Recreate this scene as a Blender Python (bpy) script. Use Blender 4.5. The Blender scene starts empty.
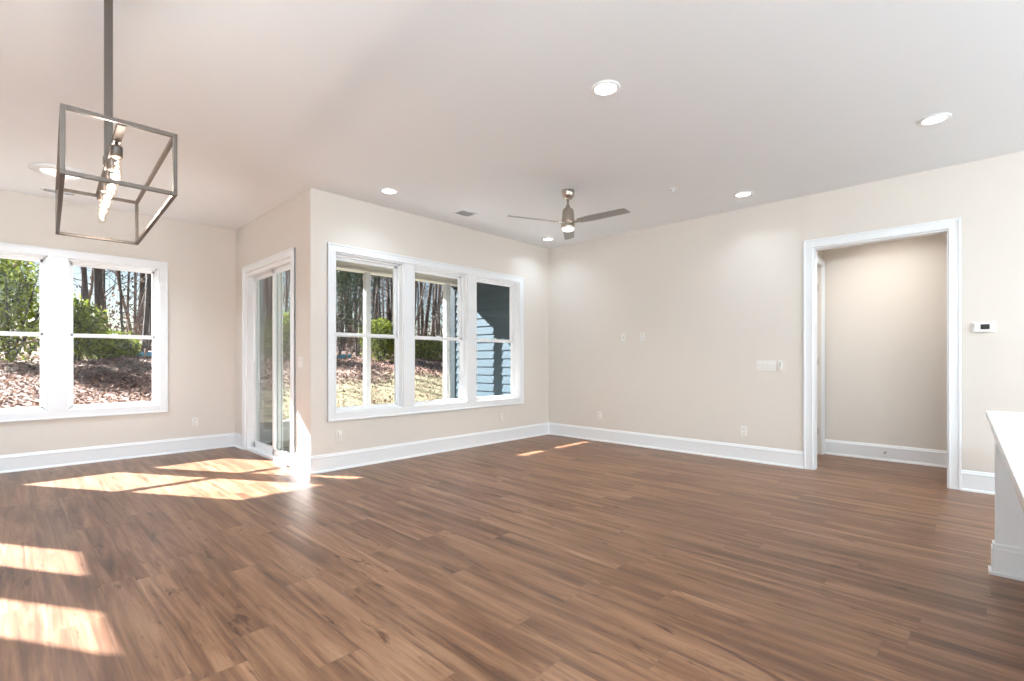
import bpy, bmesh, math, random
from mathutils import Vector, Matrix, Euler, Quaternion
random.seed(7)
PI = math.pi
SC = bpy.context.scene
COL = SC.collection

# ------------------------------------------------------------------ camera
H = 1.21
F = 487.4                                   # focal length in pixels of a 1024 px wide frame
cam_d = bpy.data.cameras.new('camera')
cam = bpy.data.objects.new('camera', cam_d); COL.objects.link(cam)
cam.location = (0, 0, H)
cam.rotation_euler = (PI/2, 0, -math.radians(46.044))
cam_d.sensor_width = 36; cam_d.lens = F/1024*36
cam_d.shift_y = 20/1024
cam_d.clip_start = 0.05; cam_d.clip_end = 300
SC.camera = cam

# ------------------------------------------------------------------ world, sun, exposure
wd = bpy.data.worlds.new('world'); SC.world = wd; wd.use_nodes = True
nt = wd.node_tree; nt.nodes.clear()
sky = nt.nodes.new('ShaderNodeTexSky'); sky.sky_type = 'NISHITA'
SUN = Vector((0.612, -1.0, -0.748)).normalized()      # direction in which sunlight travels
sky.sun_disc = False
sky.sun_elevation = math.asin(-SUN.z)
sky.sun_rotation = math.atan2(-SUN.x, -SUN.y)
sky.air_density = 1.0; sky.dust_density = 0.6; sky.ozone_density = 1.0
bg = nt.nodes.new('ShaderNodeBackground'); bg.inputs[1].default_value = 0.115
ow = nt.nodes.new('ShaderNodeOutputWorld')
nt.links.new(sky.outputs[0], bg.inputs[0]); nt.links.new(bg.outputs[0], ow.inputs[0])

sd = bpy.data.lights.new('sun', 'SUN'); sun = bpy.data.objects.new('sun', sd); COL.objects.link(sun)
sun.location = (-6, 20, 14)
sun.rotation_euler = (-SUN).to_track_quat('Z', 'Y').to_euler()
sd.energy = 44.0; sd.angle = math.radians(0.7); sd.color = (1.0, 0.975, 0.99)

LAMP_W = 2.6                               # watts of one recessed ceiling lamp
FILL_GLOBE_W = 128.0                              # watts of one added fill globe
BULB_W = 2.4                                # watts of one tube bulb in the cage pendant
SC.view_settings.view_transform = 'Standard'; SC.view_settings.look = 'None'
SC.view_settings.gamma = 1.0; SC.view_settings.use_curve_mapping = False
SC.view_settings.exposure = 0.44
SC.cycles.max_bounces = 12; SC.cycles.diffuse_bounces = 8; SC.cycles.glossy_bounces = 4
SC.cycles.transparent_max_bounces = 24; SC.cycles.transmission_bounces = 6
SC.cycles.caustics_reflective = False; SC.cycles.caustics_refractive = False
SC.cycles.sample_clamp_indirect = 6.0
SC.cycles.use_denoising = True
SC.cycles.use_light_tree = True

# ------------------------------------------------------------------ materials
def nodes(name):
    m = bpy.data.materials.new(name); m.use_nodes = True
    t = m.node_tree; b = t.nodes['Principled BSDF']
    return m, t, b

def plain(name, col, rough=0.5, metal=0.0, noise=0.0, nscale=20.0, bump=0.0, bscale=200.0, spec=None):
    m, t, b = nodes(name)
    b.inputs['Roughness'].default_value = rough; b.inputs['Metallic'].default_value = metal
    if spec is not None: b.inputs['Specular IOR Level'].default_value = spec
    tc = t.nodes.new('ShaderNodeTexCoord')
    nz = t.nodes.new('ShaderNodeTexNoise'); nz.inputs['Scale'].default_value = nscale; nz.inputs['Detail'].default_value = 4
    t.links.new(tc.outputs['Object'], nz.inputs['Vector'])
    mx = t.nodes.new('ShaderNodeMix'); mx.data_type = 'RGBA'
    mx.inputs[6].default_value = tuple(c*(1-noise) for c in col)+(1,)
    mx.inputs[7].default_value = tuple(min(1, c*(1+noise)) for c in col)+(1,)
    t.links.new(nz.outputs[0], mx.inputs[0]); t.links.new(mx.outputs[2], b.inputs['Base Color'])
    if bump:
        n2 = t.nodes.new('ShaderNodeTexNoise'); n2.inputs['Scale'].default_value = bscale
        t.links.new(tc.outputs['Object'], n2.inputs['Vector'])
        bp = t.nodes.new('ShaderNodeBump'); bp.inputs['Strength'].default_value = bump; bp.inputs['Distance'].default_value = 0.002
        t.links.new(n2.outputs[0], bp.inputs['Height']); t.links.new(bp.outputs[0], b.inputs['Normal'])
    return m

def glow(name, col, strength):
    m, t, b = nodes(name)
    b.inputs['Base Color'].default_value = (0.8, 0.8, 0.8, 1)
    b.inputs['Emission Color'].default_value = col+(1,)
    b.inputs['Emission Strength'].default_value = strength
    return m

def mth(t, op, a, b=None, c=None):
    n = t.nodes.new('ShaderNodeMath'); n.operation = op
    for i, v in enumerate((a, b, c)):
        if v is None: continue
        if isinstance(v, (int, float)): n.inputs[i].default_value = v
        else: t.links.new(v, n.inputs[i])
    return n.outputs[0]

def glass(name, tint=(1, 1, 1), refl=1.0):
    m = bpy.data.materials.new(name); m.use_nodes = True
    t = m.node_tree; t.nodes.clear()
    o = t.nodes.new('ShaderNodeOutputMaterial'); mx = t.nodes.new('ShaderNodeMixShader')
    tr = t.nodes.new('ShaderNodeBsdfTransparent'); tr.inputs[0].default_value = tint+(1,)
    gl = t.nodes.new('ShaderNodeBsdfGlossy'); gl.inputs['Roughness'].default_value = 0.0
    gl.inputs[0].default_value = (refl, refl, refl, 1)
    ge = t.nodes.new('ShaderNodeNewGeometry'); dp = t.nodes.new('ShaderNodeVectorMath'); dp.operation = 'DOT_PRODUCT'
    t.links.new(ge.outputs['Incoming'], dp.inputs[0]); t.links.new(ge.outputs['Normal'], dp.inputs[1])
    c = mth(t, 'SUBTRACT', 1.0, mth(t, 'ABSOLUTE', dp.outputs['Value']))
    t.links.new(mth(t, 'ADD', 0.04, mth(t, 'MULTIPLY', 0.96, mth(t, 'POWER', c, 5.0))), mx.inputs[0]); t.links.new(tr.outputs[0], mx.inputs[1]); t.links.new(gl.outputs[0], mx.inputs[2])
    t.links.new(mx.outputs[0], o.inputs[0])
    return m

def floor_material():
    m, t, b = nodes('plank_floor')
    W, L = 0.1778, 1.22
    tc = t.nodes.new('ShaderNodeTexCoord'); sx = t.nodes.new('ShaderNodeSeparateXYZ')
    t.links.new(tc.outputs['Object'], sx.inputs[0])
    xs = mth(t, 'DIVIDE', mth(t, 'SUBTRACT', sx.outputs[0], 0.497), W)
    row = mth(t, 'FLOOR', xs); fx = mth(t, 'FRACT', xs)
    wn = t.nodes.new('ShaderNodeTexWhiteNoise'); wn.noise_dimensions = '1D'; t.links.new(row, wn.inputs['W'])
    ys = mth(t, 'ADD', mth(t, 'DIVIDE', sx.outputs[1], L), mth(t, 'MULTIPLY', wn.outputs[0], 7.3))
    colm = mth(t, 'FLOOR', ys); fy = mth(t, 'FRACT', ys)
    cb = t.nodes.new('ShaderNodeCombineXYZ'); t.links.new(row, cb.inputs[0]); t.links.new(colm, cb.inputs[1])
    pn = t.nodes.new('ShaderNodeTexWhiteNoise'); pn.noise_dimensions = '3D'; t.links.new(cb.outputs[0], pn.inputs['Vector'])
    # grain coordinates: stretched along the plank, shifted for each plank
    off = t.nodes.new('ShaderNodeVectorMath'); off.operation = 'SCALE'; off.inputs[3].default_value = 37.0
    t.links.new(pn.outputs['Color'], off.inputs[0])
    def grain(sxx, syy, scale, detail, dist=0.0):
        mp = t.nodes.new('ShaderNodeMapping'); mp.inputs['Scale'].default_value = (sxx, syy, 1)
        t.links.new(tc.outputs['Object'], mp.inputs[0])
        ad = t.nodes.new('ShaderNodeVectorMath'); ad.operation = 'ADD'
        t.links.new(mp.outputs[0], ad.inputs[0]); t.links.new(off.outputs[0], ad.inputs[1])
        nz = t.nodes.new('ShaderNodeTexNoise'); nz.inputs['Scale'].default_value = scale
        nz.inputs['Detail'].default_value = detail; nz.inputs['Roughness'].default_value = 0.6; nz.inputs['Distortion'].default_value = dist
        t.links.new(ad.outputs[0], nz.inputs['Vector'])
        return nz.outputs[0]
    g1 = grain(14, 0.9, 1.0, 5, 0.6)        # broad bands
    g2 = grain(60, 2.0, 1.3, 5, 0.3)        # fine streaks
    g3 = grain(13, 2.4, 1.0, 4, 1.6)         # knots and dark flecks
    def ramp(src, pts):
        r = t.nodes.new('ShaderNodeValToRGB'); t.links.new(src, r.inputs[0])
        e = r.color_ramp.elements
        while len(e) < len(pts): e.new(0.5)
        for i, (p, c) in enumerate(pts): e[i].position = p; e[i].color = c+(1,)
        return r.outputs[0]
    base = ramp(mth(t, 'ADD', mth(t, 'MULTIPLY', g1, 0.72), mth(t, 'MULTIPLY', g2, 0.28)),
                [(0.30, FLOOR[0]), (0.46, FLOOR[1]), (0.57, FLOOR[2]), (0.72, FLOOR[3])])
    kn = ramp(g3, [(0.0, (0.36, 0.28, 0.23)), (0.30, (0.45, 0.37, 0.31)), (0.39, (1, 1, 1)), (1.0, (1, 1, 1))])
    m1 = t.nodes.new('ShaderNodeMix'); m1.data_type = 'RGBA'; m1.blend_type = 'MULTIPLY'; m1.inputs[0].default_value = 1
    t.links.new(base, m1.inputs[6]); t.links.new(kn, m1.inputs[7])
    # plank to plank variation
    vb = ramp(pn.outputs[0], [(0.0, (0.90, 0.88, 0.86)), (0.5, (1.0, 0.99, 0.97)), (1.0, (1.10, 1.09, 1.08))])
    m2 = t.nodes.new('ShaderNodeMix'); m2.data_type = 'RGBA'; m2.blend_type = 'MULTIPLY'; m2.inputs[0].default_value = 1
    t.links.new(m1.outputs[2], m2.inputs[6]); t.links.new(vb, m2.inputs[7])
    # seams
    ex = mth(t, 'MINIMUM', fx, mth(t, 'SUBTRACT', 1.0, fx)); ey = mth(t, 'MINIMUM', fy, mth(t, 'SUBTRACT', 1.0, fy))
    sX = mth(t, 'LESS_THAN', ex, 0.0011/W); sY = mth(t, 'LESS_THAN', ey, 0.0013/L)
    seam = mth(t, 'MAXIMUM', sX, sY)
    m3 = t.nodes.new('ShaderNodeMix'); m3.data_type = 'RGBA'
    t.links.new(mth(t, 'MULTIPLY', seam, 0.6), m3.inputs[0]); t.links.new(m2.outputs[2], m3.inputs[6]); m3.inputs[7].default_value = (0.09, 0.06, 0.045, 1)
    t.links.new(m3.outputs[2], b.inputs['Base Color'])
    b.inputs['Specular IOR Level'].default_value = 0.40
    t.links.new(mth(t, 'ADD', 0.30, mth(t, 'MULTIPLY', g2, 0.16)), b.inputs['Roughness'])
    bp = t.nodes.new('ShaderNodeBump'); bp.inputs['Strength'].default_value = 0.25; bp.inputs['Distance'].default_value = 0.0012
    t.links.new(mth(t, 'SUBTRACT', mth(t, 'MULTIPLY', g2, 0.5), seam), bp.inputs['Height']); t.links.new(bp.outputs[0], b.inputs['Normal'])
    return m

def ground_material():
    m, t, b = nodes('hill_ground')
    tc = t.nodes.new('ShaderNodeTexCoord')
    def nz(scale, detail=6, rough=0.6):
        n = t.nodes.new('ShaderNodeTexNoise'); n.inputs['Scale'].default_value = scale; n.inputs['Detail'].default_value = detail
        n.inputs['Roughness'].default_value = rough; t.links.new(tc.outputs['Object'], n.inputs['Vector']); return n.outputs[0]
    vo = t.nodes.new('ShaderNodeTexVoronoi'); vo.inputs['Scale'].default_value = 9; t.links.new(tc.outputs['Object'], vo.inputs['Vector'])
    r = t.nodes.new('ShaderNodeValToRGB'); t.links.new(vo.outputs['Color'], r.inputs[0])
    e = r.color_ramp.elements; e[0].position = 0.2; e[0].color = (0.065, 0.036, 0.027, 1); e[1].position = 0.8; e[1].color = (0.30, 0.20, 0.15, 1)
    r2 = t.nodes.new('ShaderNodeValToRGB'); t.links.new(nz(14), r2.inputs[0])
    e = r2.color_ramp.elements; e[0].position = 0.3; e[0].color = (0.11, 0.11, 0.045, 1); e[1].position = 0.7; e[1].color = (0.28, 0.24, 0.15, 1)
    sx = t.nodes.new('ShaderNodeSeparateXYZ'); t.links.new(tc.outputs['Object'], sx.inputs[0])
    # lawn near the house, leaf litter up the slope; the edge of the lawn wanders
    edge = mth(t, 'ADD', mth(t, 'MULTIPLY', nz(0.7, 3), 3.0), mth(t, 'MINIMUM', mth(t, 'MULTIPLY', sx.outputs[0], 0.62), 4.0))
    k = mth(t, 'SUBTRACT', sx.outputs[1], mth(t, 'ADD', edge, 7.3))
    k2 = mth(t, 'ADD', mth(t, 'MULTIPLY', k, 1.4), mth(t, 'MULTIPLY', mth(t, 'SUBTRACT', nz(6), 0.5), 3.0))
    cl = t.nodes.new('ShaderNodeClamp'); t.links.new(k2, cl.inputs[0])
    mx = t.nodes.new('ShaderNodeMix'); mx.data_type = 'RGBA'
    t.links.new(cl.outputs[0], mx.inputs[0]); t.links.new(r2.outputs[0], mx.inputs[6]); t.links.new(r.outputs[0], mx.inputs[7])
    t.links.new(mx.outputs[2], b.inputs['Base Color']); b.inputs['Roughness'].default_value = 0.9
    bp = t.nodes.new('ShaderNodeBump'); bp.inputs['Strength'].default_value = 0.8; bp.inputs['Distance'].default_value = 0.05
    t.links.new(nz(12), bp.inputs['Height']); t.links.new(bp.outputs[0], b.inputs['Normal'])
    return m

def leafy(name, c1, c2, trans=0.35, scale=3.0, rough=0.5):
    m, t, b = nodes(name)
    g = t.nodes.new('ShaderNodeNewGeometry'); r = t.nodes.new('ShaderNodeValToRGB')
    e = r.color_ramp.elements; e[0].color = c1+(1,); e[1].color = c2+(1,)
    t.links.new(g.outputs['Random Per Island'], r.inputs[0]); t.links.new(r.outputs[0], b.inputs['Base Color'])
    b.inputs['Roughness'].default_value = rough; b.inputs['Specular IOR Level'].default_value = 0.15
    tr = t.nodes.new('ShaderNodeBsdfTranslucent'); t.links.new(r.outputs[0], tr.inputs[0])
    mx = t.nodes.new('ShaderNodeMixShader'); mx.inputs[0].default_value = trans
    o = t.nodes['Material Output']
    t.links.new(b.outputs[0], mx.inputs[1]); t.links.new(tr.outputs[0], mx.inputs[2]); t.links.new(mx.outputs[0], o.inputs[0])
    return m

FLOOR = [(0.058, 0.024, 0.012), (0.150, 0.071, 0.037), (0.240, 0.127, 0.071), (0.335, 0.198, 0.120)]
M = dict(
    post=plain('post_paint', (0.38, 0.40, 0.40), 0.5, noise=0.01),
    patio=plain('bounce_turf', (0.085, 0.09, 0.09), 0.9, noise=0.2, nscale=8),
    wall=plain('wall_paint', (0.704, 0.654, 0.598), 0.85, noise=0.012, nscale=1.5, bump=0.05, bscale=350),
    ceil=plain('ceiling_paint', (0.84, 0.868, 0.89), 0.9, noise=0.008, nscale=1.0),
    trim=plain('white_trim_paint', (0.82, 0.835, 0.85), 0.35, noise=0.01),
    vinyl=plain('white_vinyl', (0.86, 0.87, 0.88), 0.3, noise=0.01),
    plate=plain('white_plastic', (0.78, 0.76, 0.725), 0.35, noise=0.01),
    slot=plain('dark_slot', (0.08, 0.08, 0.08), 0.5),
    screen=plain('dark_display', (0.035, 0.032, 0.03), 0.6, spec=0.2),
    nickel=plain('brushed_nickel', (0.50, 0.45, 0.39), 0.34, metal=1.0, noise=0.06, nscale=60),
    blade=plain('silver_blade', (0.36, 0.36, 0.35), 0.42, metal=0.6, noise=0.04),
    bronze=plain('weathered_pewter', (0.078, 0.058, 0.046), 0.45, metal=0.4, noise=0.12, nscale=40),
    quartz=plain('white_quartz', (0.80, 0.81, 0.81), 0.18, noise=0.015, nscale=6),
    siding=plain('pale_blue_siding', (0.032, 0.052, 0.064), 0.7, noise=0.05, nscale=8, spec=0.1, bump=0.15, bscale=60),
    corner=plain('charcoal_corner_board', (0.018, 0.028, 0.032), 0.6, spec=0.1, noise=0.05),
    beam=plain('cream_beam_paint', (0.42, 0.42, 0.38), 0.6, noise=0.02),
    concrete=plain('porch_concrete', (0.50, 0.49, 0.48), 0.8, noise=0.08, nscale=7, bump=0.2),
    roof=plain('roof_shingle', (0.10, 0.10, 0.10), 0.9, noise=0.2, nscale=15),
    bark=plain('grey_brown_bark', (0.050, 0.040, 0.035), 0.9, noise=0.45, nscale=9, bump=0.6, bscale=25),
    palebark=plain('pale_bark', (0.16, 0.125, 0.10), 0.9, noise=0.3, nscale=9),
    blue=plain('blue_fabric', (0.08, 0.30, 0.46), 0.7, noise=0.15, nscale=5),
    wood=plain('stake_wood', (0.30, 0.22, 0.15), 0.8, noise=0.2),
    lens=glow('lamp_lens', (1.0, 0.96, 0.90), 7.0),
    fanlens=glow('fan_lens', (1.0, 0.90, 0.80), 1.3),
    filament=glow('filament', (1.0, 0.80, 0.58), 30.0),
    disc=glow('flush_lens', (1.0, 0.97, 0.90), 0.9),
    glass=glass('window_glass', (0.98, 0.985, 0.98), 0.5),
    doorglass=glass('tinted_door_glass', (0.87, 0.91, 0.895)),
    bulb=glass('bulb_glass', (1.0, 0.97, 0.93)),
    mesh=glass('insect_screen', (0.62, 0.62, 0.63), 0.0),
    leaf=leafy('evergreen_leaf', (0.012, 0.034, 0.006), (0.27, 0.33, 0.04), 0.40),
    dleaf=leafy('dark_evergreen_leaf', (0.015, 0.035, 0.012), (0.06, 0.10, 0.04), 0.2),
    litter=leafy('dead_leaf', (0.06, 0.030, 0.022), (0.35, 0.235, 0.185), 0.12, rough=0.8),
    brush=leafy('dry_brush', (0.035, 0.024, 0.019), (0.15, 0.10, 0.075), 0.2, rough=0.9),
    grassm=leafy('winter_grass', (0.11, 0.11, 0.045), (0.32, 0.275, 0.165), 0.3, rough=0.8),
)
M['floor'] = floor_material(); M['ground'] = ground_material()

# ------------------------------------------------------------------ mesh builder
class MB:
    def __init__(s): s.v = []; s.f = []; s.sm = []
    def add(s, vs, fs, smooth=False, mat=None):
        n = len(s.v)
        s.v += [tuple(mat @ Vector(p)) if mat else tuple(p) for p in vs]
        s.f += [tuple(i+n for i in f) for f in fs]; s.sm += [smooth]*len(fs)
        return s
    def box(s, x0, x1, y0, y1, z0, z1, bev=0.0, mat=None):
        x0, x1 = min(x0, x1), max(x0, x1); y0, y1 = min(y0, y1), max(y0, y1); z0, z1 = min(z0, z1), max(z0, z1)
        if bev > 0:
            bev = min(bev, (x1-x0)*.45, (y1-y0)*.45, (z1-z0)*.45)
            bm = bmesh.new(); bmesh.ops.create_cube(bm, size=1)
            for q in bm.verts: q.co = Vector(((x0+x1)/2+q.co.x*(x1-x0), (y0+y1)/2+q.co.y*(y1-y0), (z0+z1)/2+q.co.z*(z1-z0)))
            bmesh.ops.bevel(bm, geom=bm.edges[:], offset=bev, segments=2, profile=0.6, affect='EDGES')
            bm.verts.index_update()
            s.add([q.co[:] for q in bm.verts], [[q.index for q in fc.verts] for fc in bm.faces], False, mat); bm.free(); return s
        vs = [(x, y, z) for x in (x0, x1) for y in (y0, y1) for z in (z0, z1)]
        return s.add(vs, [(0,1,3,2),(4,6,7,5),(0,4,5,1),(2,3,7,6),(0,2,6,4),(1,5,7,3)], False, mat)
    def lathe(s, prof, n=32, mat=None, smooth=True, caps=True):
        vs = []; fs = []
        for (r, z) in prof:
            for k in range(n): a = 2*PI*k/n; vs.append((r*math.cos(a), r*math.sin(a), z))
        for i in range(len(prof)-1):
            for k in range(n):
                k2 = (k+1) % n; fs.append((i*n+k, i*n+k2, (i+1)*n+k2, (i+1)*n+k))
        if caps:
            fs.append(tuple(range(n))[::-1]); fs.append(tuple((len(prof)-1)*n+k for k in range(n)))
        return s.add(vs, fs, smooth, mat)
    def tube(s, pts, rads, n=6, smooth=True, caps=False):
        vs = []; fs = []; prev = None
        for i, p in enumerate(pts):
            p = Vector(p)
            d = (Vector(pts[min(i+1, len(pts)-1)])-Vector(pts[max(i-1, 0)])).normalized()
            if prev is None: a = d.orthogonal().normalized()
            else:
                a = prev - d*prev.dot(d)
                a = a.normalized() if a.length > 1e-6 else d.orthogonal().normalized()
            prev = a; b = d.cross(a)
            for k in range(n):
                th = 2*PI*k/n; vs.append(tuple(p+(a*math.cos(th)+b*math.sin(th))*rads[i]))
        for i in range(len(pts)-1):
            for k in range(n):
                k2 = (k+1) % n; fs.append((i*n+k, i*n+k2, (i+1)*n+k2, (i+1)*n+k))
        if caps:
            fs.append(tuple(range(n))[::-1]); fs.append(tuple((len(pts)-1)*n+k for k in range(n)))
        return s.add(vs, fs, smooth)
    def build(s, name, mat, parent=None, fix=True):
        me = bpy.data.meshes.new(name); me.from_pydata(s.v, [], s.f)
        me.polygons.foreach_set('use_smooth', s.sm); me.update()
        if fix:
            bm = bmesh.new(); bm.from_mesh(me); bmesh.ops.recalc_face_normals(bm, faces=bm.faces[:]); bm.to_mesh(me); bm.free()
        me.materials.append(M[mat] if isinstance(mat, str) else mat)
        o = bpy.data.objects.new(name, me); COL.objects.link(o)
        if parent: o.parent = parent
        return o

def struct(o, label=None):
    o['kind'] = 'structure'
    if label: o['label'] = label
    return o
def tag(o, label, cat, group=None, kind=None):
    o['label'] = label; o['category'] = cat
    if group: o['group'] = group
    if kind: o['kind'] = kind
    return o
def thing(name, loc, label, cat, group=None, rz=0.0):
    o = bpy.data.objects.new(name, None); COL.objects.link(o); o.empty_display_size = 0.1
    o.location = loc; o.rotation_euler = (0, 0, rz)
    return tag(o, label, cat, group)
def copy_tree(o, parent=None):
    c = o.copy(); COL.objects.link(c)
    if parent: c.parent = parent
    for ch in list(o.children): copy_tree(ch, c)
    return c
def frame_map(origin, u, n):
    """local x = along the wall, local y = out into the room, local z = up"""
    u = Vector(u); n = Vector(n)
    return Matrix(((u.x, n.x, 0, origin[0]), (u.y, n.y, 0, origin[1]), (0, 0, 1, origin[2]), (0, 0, 0, 1)))

# ------------------------------------------------------------------ room shell
CZ = 3.05
XL, XR = -1.45, 6.20        # left wall, right wall
YF, YW, XJ = 7.60, 5.145, 2.247   # far wall, window wall, wall with the sliding door
YB = -4.2
TH = 0.15
HX = 7.38                   # hall wall
HY = 1.49                   # hall end wall

def wall(name, axis, at, t, a0, a1, holes=()):
    """axis 'x': wall lies in the plane x=at, thickness t (signed, away from the room); runs a0..a1; holes (b0,b1,z0,z1)"""
    m = MB()
    cuts = sorted({a0, a1, *[h[0] for h in holes], *[h[1] for h in holes]})
    for c0, c1 in zip(cuts, cuts[1:]):
        zs = [(0, CZ)]
        for h in holes:
            if h[0] <= c0+1e-6 and c1 <= h[1]+1e-6:
                zs = [(0, h[2]), (h[3], CZ)]
        for z0, z1 in zs:
            if z1-z0 < 1e-4: continue
            if axis == 'x': m.box(at, at+t, c0, c1, z0, z1)
            else: m.box(c0, c1, at, at+t, z0, z1)
    return struct(m.build(name, 'wall'))

m = MB(); m.box(XL-TH, XJ+TH, YB-TH, YF+TH, -0.12, 0); m.box(XJ+TH, HX+TH, YB-TH, YW+TH, -0.12, 0)
struct(m.build('floor', 'floor'), 'brown wood plank floor running towards the window walls')
m = MB(); m.box(XL-TH, XJ+TH, YB-TH, YF+TH, CZ, CZ+0.2); m.box(XJ+TH, HX+TH, YB-TH, YW+TH, CZ, CZ+0.2)
struct(m.build('ceiling', 'ceil'), 'smooth white painted ceiling')

ZS, ZT = 0.635, 2.39        # far windows: sill and head
far_open = [(-0.55, 0.32), (0.49, 1.36)]
win_open = [(2.52, 3.40), (3.56, 4.44), (4.60, 5.485)]
WS, WT = 0.63, 2.41
left_open = [(5.40, 6.21), (6.47, 7.28)]
slid = (5.62, 7.15, 0.0, 2.385)
gate = (0.228, 1.345, 0.0, 2.455)
hall_door = (6.52, 7.28)
wall('wall_far', 'y', YF, TH, XL, XJ, [(a, b, ZS, ZT) for a, b in far_open])
wall('wall_window_side', 'y', YW, TH, XJ, XR+0.12, [(a, b, WS, WT) for a, b in win_open])
wall('wall_sliding_door_side', 'x', XJ, TH, YW+TH, YF+TH, [slid])
wall('wall_right', 'x', XR, 0.12, YB, YW, [gate])
wall('wall_left', 'x', XL, -TH, YB, YF+TH, [(a, b, ZS, ZT) for a, b in left_open])
wall('wall_back', 'y', YB, -TH, XL-TH, HX+TH)
wall('wall_hall', 'x', HX, TH, YB, HY+0.12)
wall('wall_hall_end', 'y', HY, 0.12, XR+0.12, HX, [(hall_door[0], hall_door[1], 0.0, 2.42)])

# baseboards: board, rounded cap and quarter-round shoe, run along a wall between two points
def baseboard(name, runs):
    m = MB()
    prof = [(0.0, 0.0), (0.030, 0.0), (0.029, 0.012), (0.023, 0.020), (0.0155, 0.022), (0.0155, 0.150), (0.0175, 0.153),
            (0.0175, 0.162), (0.012, 0.170), (0.010, 0.178), (0.007, 0.186), (0.0, 0.190)]
    for (x0, y0, x1, y1, nx, ny, e0, e1) in runs:
        d = Vector((x1-x0, y1-y0, 0)); L = d.length; d.normalize(); n = Vector((nx, ny, 0))
        vs = []
        for end, e in ((0, e0), (1, e1)):
            for (o, z) in prof:
                # e = +1 outside corner (longer), -1 inside corner (mitred back), 0 square
                s = (L + e*o) if end else (-e*o)
                p = Vector((x0, y0, 0)) + d*s + n*o; vs.append((p.x, p.y, z))
        k = len(prof)
        fs = [(i, i+1, k+i+1, k+i) for i in range(k-1)] + [tuple(range(k)), tuple(range(2*k-1, k-1, -1))]
        m.add(vs, fs)
    return struct(m.build(name, 'trim'))
baseboard('baseboard_far', [(XL, YF, XJ, YF, 0, -1, -1, -1)])
baseboard('baseboard_sliding_door_side', [(XJ, slid[1]+0.09, XJ, YF, -1, 0, 0, -1), (XJ, YW, XJ, slid[0]-0.09, -1, 0, 1, 0)])
baseboard('baseboard_window_side', [(XJ, YW, XR, YW, 0, -1, 1, -1)])
baseboard('baseboard_right', [(XR, gate[1]+0.09, XR, YW, -1, 0, 0, -1), (XR, YB, XR, gate[0]-0.09, -1, 0, -1, 0)])
baseboard('baseboard_left', [(XL, YB, XL, YF, 1, 0, -1, -1)])
baseboard('baseboard_hall', [(HX, YB, HX, HY, -1, 0, -1, -1)])

# ------------------------------------------------------------------ casings (picture-frame trim with a stepped profile)
def casing_bars(m, T, x0, x1, z0, z1, w=0.09, bottom=True):
    """T maps wall coordinates (along, out, up); trims the opening x0..x1, z0..z1"""
    def bar(a0, a1, b0, b1):
        m.box(a0, a1, 0, 0.018, b0, b1, 0.003, T)
    def bead(a0, a1, b0, b1):
        m.box(a0, a1, 0, 0.027, b0, b1, 0.004, T)
    zb = z0-w if bottom else 0.0
    bar(x0-w, x0, zb, z1+w); bar(x1, x1+w, zb, z1+w); bar(x0, x1, z1, z1+w)
    bead(x0-w, x0-w+0.02, zb, z1+w); bead(x1+w-0.02, x1+w, zb, z1+w); bead(x0-w+0.02, x1+w-0.02, z1+w-0.02, z1+w)
    bead(x0-0.012, x0-0.002, zb+(w if bottom else 0), z1+0.006); bead(x1+0.002, x1+0.012, zb+(w if bottom else 0), z1+0.006); bead(x0-0.002, x1+0.002, z1+0.002, z1+0.012)
    if bottom:
        bar(x0, x1, z0-w, z0); bead(x0-w+0.02, x1+w-0.02, z0-w, z0-w+0.02)

TRIM_N = [0]
def trim_obj(m, label=None, mat='trim'):
    TRIM_N[0] += 1
    return struct(m.build('trim_%d' % TRIM_N[0], mat), label)

T_far = frame_map((0, YF, 0), (1, 0, 0), (0, -1, 0))
T_win = frame_map((0, YW, 0), (1, 0, 0), (0, -1, 0))
T_jut = frame_map((XJ, 0, 0), (0, 1, 0), (-1, 0, 0))
T_rgt = frame_map((XR, 0, 0), (0, 1, 0), (-1, 0, 0))
T_lft = frame_map((XL, 0, 0), (0, 1, 0), (1, 0, 0))

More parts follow.
